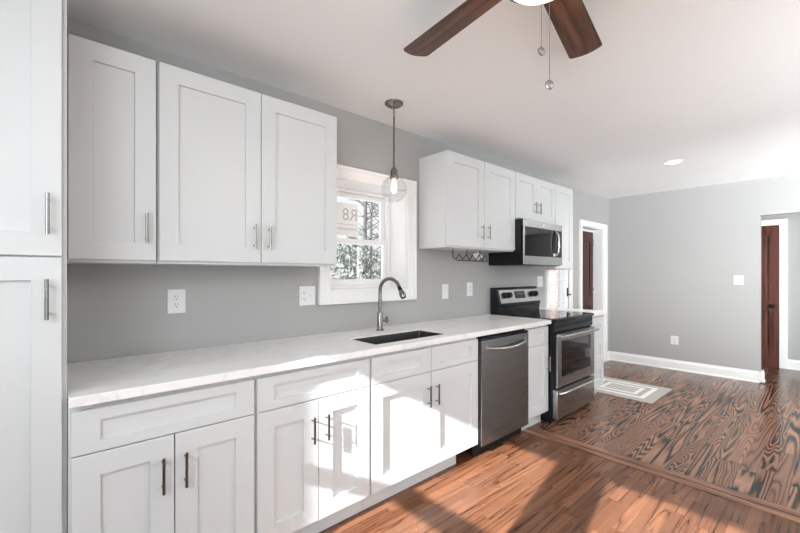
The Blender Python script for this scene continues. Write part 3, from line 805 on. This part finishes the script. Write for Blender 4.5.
# ------------------------------------------------------------------ outlets and switches
def plate(label, cat, x, z, w, h, devs, name, wall='back', yx=0.0):
    """devs: list of (kind, offset) side by side on the plate; built facing -y, turned for the right wall"""
    r = thing(name, label, cat, 'white wall plates')
    objs = []
    b = MB(); b.box(-w / 2, w / 2, -0.006, -0.0005, -h / 2, h / 2, 'plate_white', .0025); objs.append(b.build('plate', r))
    for kind, off in devs:
        if kind == 'duplex':
            for s in (-1, 1):
                b = MB(); b.lathe([(0, .0085), (.0165, .0085), (.018, .0075), (.018, .0055)], (off, 0, s * .0205), 'plate_white', 24, 'y')
                for sx in (-.0065, .0065): b.box(off + sx - .0012, off + sx + .0012, -.0090, -.0084, s * .0205 + .001, s * .0205 + .010, 'slot_black')
                b.lathe([(0, .0090), (.0030, .0090), (.0030, .0084)], (off, 0, s * .0205 - .008), 'slot_black', 12, 'y')
                objs.append(b.build('socket', r))
        elif kind == 'decora':
            b = MB(); b.box(off - .0165, off + .0165, -.0075, -.0055, -.034, .034, 'cabinet_inside'); b.box(off - .0155, off + .0155, -.0095, -.0060, -.0325, .0325, 'plate_white', .001); objs.append(b.build('rocker', r))
        elif kind == 'decora_outlet':
            b = MB(); b.box(off - .0165, off + .0165, -.0080, -.0055, -.034, .034, 'plate_white', .001)
            for s in (-1, 1):
                for sx in (-.0065, .0065): b.box(off + sx - .0012, off + sx + .0012, -.0086, -.0078, s * .019 - .002, s * .019 + .007, 'slot_black')
                b.box(off - .002, off + .002, -.0086, -.0078, s * .019 - .011, s * .019 - .006, 'slot_black')
            objs.append(b.build('socket', r))
        else:
            b = MB(); b.box(off - .0055, off + .0055, -.0075, -.0055, -.013, .013, 'cabinet_inside'); b.box(off - .004, off + .004, -.0185, -.0060, .000, .0095, 'plate_white', .001); objs.append(b.build('toggle', r))
    if wall == 'back': r.location = (x, yx, z)
    else: r.location = (yx, x, z); r.rotation_euler = (0, 0, -pi / 2)
    return r
plate('white duplex outlet above the counter, nearest the pantry', 'outlet', 0.499, 1.172, 0.084, 0.125, [('duplex', 0)], 'wall_outlet')
plate('square white outlet and switch plate just left of the window', 'outlet', 1.259, 1.173, 0.116, 0.125, [('decora_outlet', -.023), ('toggle', .023)], 'wall_outlet')
plate('white rocker plate on the back wall, first right of the window', 'switch', 2.615, 1.160, 0.082, 0.130, [('decora', 0)], 'light_switch')
plate('white outlet plate on the back wall between the rocker plate and the range', 'outlet', 2.963, 1.172, 0.082, 0.128, [('decora_outlet', 0)], 'wall_outlet')
plate('double white switch plate between the range and the glazed door', 'switch', 4.285, 1.228, 0.120, 0.125, [('toggle', -.023), ('toggle', .023)], 'light_switch')
plate('white toggle switch plate on the far wall near the hall opening', 'switch', -1.515, 1.240, 0.095, 0.115, [('toggle', 0)], 'light_switch', 'right', XR)
plate('white outlet plate low on the far wall above the baseboard', 'outlet', -0.845, 0.405, 0.090, 0.115, [('duplex', 0)], 'wall_outlet', 'right', XR)

# ------------------------------------------------------------------ pendant light
r = thing('pendant_light', 'brushed nickel pendant with a clear glass globe hanging over the sink', 'pendant light')
px, py = 1.735, -0.321
b = MB(); b.lathe([(0, -.030), (.020, -.030), (.045, -.022), (.062, -.010), (.064, 0.0)], (px, py, HC - .0005), 'nickel', 32); b.build('canopy', r)
b = MB()
for i in range(3):
    n = 16; b.tube([(px + (.007 * cos(2 * pi * k / n) if i % 2 else 0), py + (0 if i % 2 else .007 * cos(2 * pi * k / n)), HC - .040 - .020 * i + .013 * sin(2 * pi * k / n)) for k in range(n + 1)], .0022, 'nickel', 6)
b.build('chain', r)
b = MB(); b.tube([(px, py, HC - .088), (px, py, 2.030)], .0065, 'nickel', 14); b.build('rod', r)
b = MB(); b.lathe([(0, .075), (.012, .075), (.020, .062), (.024, .055), (.024, .018), (.030, .016), (.030, .002), (.024, 0), (0, 0)], (px, py, 1.960), 'nickel', 28); b.build('socket', r)
b = MB(); gr = .088; cz = 1.888; prof = [(.027, 1.9595)]
for i in range(1, 25):
    a = radians(72 - 150 * i / 24); prof.append((gr * cos(a), cz + gr * sin(a)))
prof2 = [(max(p[0] - .0018, .001), p[1] + (0.001 if p[1] < cz else 0)) for p in prof[::-1]]
b.lathe(prof + prof2, (px, py, 0), 'clear_glass', 40, closed=True); b.build('globe', r)
b = MB(); b.lathe([(0, 1.958), (.011, 1.958), (.013, 1.945), (.019, 1.918), (.022, 1.898), (.018, 1.875), (.008, 1.862), (0, 1.860)], (px, py, 0), 'bulb_glow', 24); b.build('bulb', r)
rebase(r, (px, py, 1.80))
d = bpy.data.lights.new('pendant_glow', 'POINT'); d.energy = 1.6; d.color = (1.0, .74, .58); d.shadow_soft_size = .03
o = bpy.data.objects.new('pendant_glow', d); COL.objects.link(o); o.location = (px, py, 1.83)

# ------------------------------------------------------------------ ceiling fan
r = thing('ceiling_fan', 'ceiling fan with dark walnut blades, a glowing bowl light and two pull chains', 'ceiling fan')
cx, cy, zb = 1.1746, -1.6824, 2.331
b = MB(); b.lathe([(0, -.035), (.075, -.035), (.095, -.022), (.10, 0)], (cx, cy, HC - .0005), 'nickel', 40); b.build('canopy', r)
b = MB(); b.lathe([(0, .10), (.05, .10), (.11, .085), (.125, .055), (.125, .012), (.09, -.012), (.07, -.045), (0, -.045)], (cx, cy, 2.335), 'nickel', 40); b.build('motor_housing', r)
A0 = 11.4
for i in range(5):
    a = radians(A0 + 72 * i)
    M = Matrix.Translation((cx, cy, zb)) @ Matrix.Rotation(a, 4, 'Z') @ Matrix.Rotation(radians(-7), 4, 'X')
    tmp = MB(); L0, L1, w0, w1 = .165, .664, .056, .0695; n = 6
    poly = [(L0, -w0), (L1 - .012, -w1)]
    for k in range(n + 1):
        s = k / n; poly.append((L1 + .018 * sin(pi * s), -w1 * (1 - .06) + 2 * w1 * (1 - .06) * s))
    poly += [(L1 - .012, w1), (L0, w0)]
    tmp.prism(poly, -.003, .003, 'walnut_blade', 0.0, 'xy')
    o = tmp.build('blade', r); o.matrix_local = M
    tmp = MB(); tmp.prism([(.085, -.018), (.13, -.014), (.20, -.035), (.235, -.022), (.235, .022), (.20, .035), (.13, .014), (.085, .018)], .0032, .007, 'nickel', 0.0, 'xy')
    o2 = tmp.build('blade_arm', o)
b = MB(); b.lathe([(0, 0.0), (.075, 0), (.125, -.012), (.128, -.022), (.118, -.026), (.0, -.026)], (cx, cy, 2.2885), 'nickel', 40); b.build('light_fitter', r)
b = MB(); prof = [(.108, 2.2618)] + [(.108 * cos(radians(90 * k / 10)), 2.260 - .037 * sin(radians(90 * k / 10))) for k in range(11)]
prof[-1] = (0, prof[-1][1]); b.lathe([(0, 2.2618)] + prof, (cx, cy, 0), 'lamp_bowl', 40); b.build('light_bowl', r)
for (qx, qy, zz) in ((1.0717, -1.7378, 1.968), (1.0891, -1.7534, 1.869)):
    dv = Vector((cx - qx, cy - qy, 0)).normalized()
    b = MB(); b.tube([(qx, qy, zz + .012), (qx, qy, 2.262), (qx + .004 * dv.x, qy + .004 * dv.y, 2.272), (cx - .07 * dv.x, cy - .07 * dv.y, 2.300)], .0011, 'chain_metal', 6)
    o = b.build('pull_chain', r)
    tmp = MB(); tmp.lathe([(0, .0045), (.0105, .0040), (.0135, .002), (.0135, -.002), (.0105, -.0040), (0, -.0045)], (0, 0, 0), 'fob_nickel', 24, 'x')
    bmesh.ops.transform(tmp.bm, matrix=Matrix.Translation((qx, qy, zz)) @ Matrix.Rotation(radians(75 if zz > 1.9 else 60), 4, 'Z'), verts=tmp.bm.verts); tmp.build('fob', o)
for c in r.children:
    pass
fan_root = r
loc = Vector((cx, cy, HC))
for c in r.children: c.matrix_parent_inverse = Matrix.Translation(-loc)
r.location = loc
d = bpy.data.lights.new('fan_glow', 'POINT'); d.energy = 3.0; d.color = (1.0, .85, .66); d.shadow_soft_size = .10
o = bpy.data.objects.new('fan_glow', d); COL.objects.link(o); o.location = (cx, cy, 2.10)

# ------------------------------------------------------------------ recessed light
r = thing('recessed_light', 'round lit recessed downlight in the ceiling near the far wall', 'ceiling light')
b = MB(); b.lathe([(.070, -.001), (.070, -.007), (.090, -.004), (.092, -.0005)], (4.788, -1.199, HC), 'trim_white', 40, closed=True); b.build('trim_ring', r)
b = MB(); b.lathe([(0, -.004), (.0695, -.004), (.0695, -.0005), (0, -.0005)], (4.788, -1.199, HC), 'led_disc', 40); b.build('lens', r)
rebase(r, (4.788, -1.199, HC))
d = bpy.data.lights.new('downlight', 'SPOT'); d.energy = 85; d.spot_size = radians(150); d.spot_blend = .8; d.color = (1, .96, .90); d.shadow_soft_size = .07
o = bpy.data.objects.new('downlight', d); COL.objects.link(o); o.location = (4.788, -1.199, HC - .02)

# ------------------------------------------------------------------ rug
rug_mat(0, 0, .37, .40)
b = MB(); b.box(-.370, .370, -.40, .40, 0.0, 0.009, 'rug_weave', .003)
o = b.build('rug'); o.location = (4.90, -0.68, 0.0006)
tag(o, 'pale grey rug with cream border stripes on the dark floor by the glazed door', 'rug')

# ------------------------------------------------------------------ outside
b = MB(); b.box(-6, 16, 0.35, 22, -0.62, -0.60, 'snow'); struct(b.build('ground_outside'))
def tree(label, x, y, h, r0, seed, lean=0.0):
    random.seed(seed); root = thing('bare_tree', label, 'tree', 'bare trees beyond the window')
    b = MB(); pts = [(x + lean * s + .05 * sin(5 * s + seed), y, -.6 + h * s) for s in [i / 8 for i in range(9)]]
    b.tube(pts, [r0 * (1 - .55 * i / 8) for i in range(9)], 'bark_grey', 10); b.build('trunk', root)
    b = MB()
    for i in range(46):
        s = random.uniform(.30, .98); base = Vector((x + lean * s + .05 * sin(5 * s + seed), y, -.6 + h * s)); a = random.uniform(0, 2 * pi); L = random.uniform(.35, 1.1) * (1.15 - s * .5)
        p = [base]; dr = Vector((cos(a), sin(a) * .7, random.uniform(-.15, .6)))
        for k in range(1, 5): p.append(p[-1] + dr * L / 4 + Vector((random.uniform(-.05, .05), random.uniform(-.05, .05), random.uniform(-.03, .06))))
        b.tube(p, [.018, .014, .011, .008, .004], 'bark_grey', 5)
        for _ in range(2):
            k = random.randint(1, 3); q = p[k]; e = q + Vector((random.uniform(-.3, .3), random.uniform(-.3, .3), random.uniform(.0, .3))); b.tube([q, (q + e) / 2 + Vector((0, 0, .03)), e], [.008, .006, .003], 'bark_grey', 4)
    b.build('branch', root); rebase(root, (x, y, -.6))
tree('slim bare grey tree seen through the upper sash, left one', 6.1, 5.9, 4.6, .075, 1, .15)
tree('slim bare grey tree seen through the upper sash, middle one', 8.05, 8.0, 4.8, .065, 2, -.05)
tree('slim bare grey tree seen through the upper sash, nearest the right jamb', 9.95, 9.9, 5.0, .070, 3, .1)
def shrub(label, x, y, rx, ry, rz, zc, n, m, seed, group='shrubs outside the window'):
    random.seed(seed); root = thing('frosted_shrub', label, 'shrub', group)
    b = MB()
    for i in range(7):
        a = random.uniform(0, 2 * pi); b.tube([(x + .08 * cos(a), y + .08 * sin(a), -.6), (x + .4 * rx * cos(a), y + .4 * ry * sin(a), zc - .1 * rz), (x + .75 * rx * cos(a), y + .75 * ry * sin(a), zc + rz * .6)], [.025, .016, .006], 'bark_grey', 5)
    b.build('stem', root)
    b = MB(); t = bmesh.new()
    for i in range(n):
        u = Vector((random.gauss(0, 1), random.gauss(0, 1), random.gauss(0, 1))).normalized() * random.uniform(.45, 1.0)
        c = Vector((x + u.x * rx, y + u.y * ry, zc + u.z * rz)); d1 = Vector((random.gauss(0, 1), random.gauss(0, 1), random.gauss(0, .8))).normalized()
        d2 = d1.cross(Vector((random.gauss(0, 1), random.gauss(0, 1), random.gauss(0, 1)))).normalized(); L = random.uniform(.045, .085); W = L * .38
        f = t.faces.new([t.verts.new(c - d1 * L), t.verts.new(c + d2 * W), t.verts.new(c + d1 * L), t.verts.new(c - d2 * W)])
    b.merge(t, m); b.build('foliage', root); rebase(root, (x, y, -.6))
shrub('round dense grey-green shrub behind the lower sash, its left side behind the cabinet', 3.15, 2.6, .58, .5, .80, .60, 2600, 'dry_leaf', 11)
shrub('round grey-green shrub behind the lower sash near its right side', 4.42, 3.25, .58, .5, .75, .62, 2200, 'frosted_leaf', 12)
shrub('tall loose evergreen rising behind the two round shrubs', 4.75, 4.5, .80, .45, .85, 1.35, 900, 'frosted_leaf', 13)

# sticker on the upper pane, lettering facing outdoors
r = thing('window_sticker', 'white sticker with grey lettering on the upper pane of the kitchen window', 'sticker')
b = MB(); ys = 0.2506; b.box(1.62, 1.850, ys - .0005, ys, up[2] + .030, up[3] - .045, 'sign_white'); b.build('sheet', r)
def text(s, x, z, size, m, mirror=True):
    c = bpy.data.curves.new('lettering', 'FONT'); c.body = s; c.size = size; c.align_x = 'CENTER'; c.extrude = .0002
    o = bpy.data.objects.new('lettering', c); COL.objects.link(o); c.materials.append(MATS[m]); o.parent = r
    o.location = (x, ys - .0009, z); o.rotation_euler = (pi / 2, 0, 0)
    if mirror: o.rotation_euler = (pi / 2, 0, pi)
    bpy.context.view_layer.update()
    me = bpy.data.meshes.new_from_object(o.evaluated_get(bpy.context.evaluated_depsgraph_get()))
    q = bpy.data.objects.new('lettering', me); COL.objects.link(q); q.parent = r; q.location = o.location; q.rotation_euler = o.rotation_euler
    bpy.data.objects.remove(o); q.name = 'lettering'
text('R8', 1.772, up[2] + .150, .135, 'sign_grey')
b = MB()
for zz in (.115, .085, .075): b.box(1.64, 1.835, ys - .0010, ys - .0006, up[2] + zz, up[2] + zz + .004, 'sign_grey')
b.build('fine_print', r); rebase(r, (1.70, ys, up[2]))

# brick house seen through the glazed door
r = thing('brick_house', 'pale red brick house wall seen through the glass of the back door', 'house')
b = MB(); b.box(8.02, 8.12, 1.62, 7.2, -.6, 4.2, 'brick'); b.build('wall', r)
b = MB(); b.box(7.90, 8.40, 1.50, 7.3, 4.2, 4.4, 'roof_grey'); b.build('roof', r)
rebase(r, (8.1, 6, -.6))
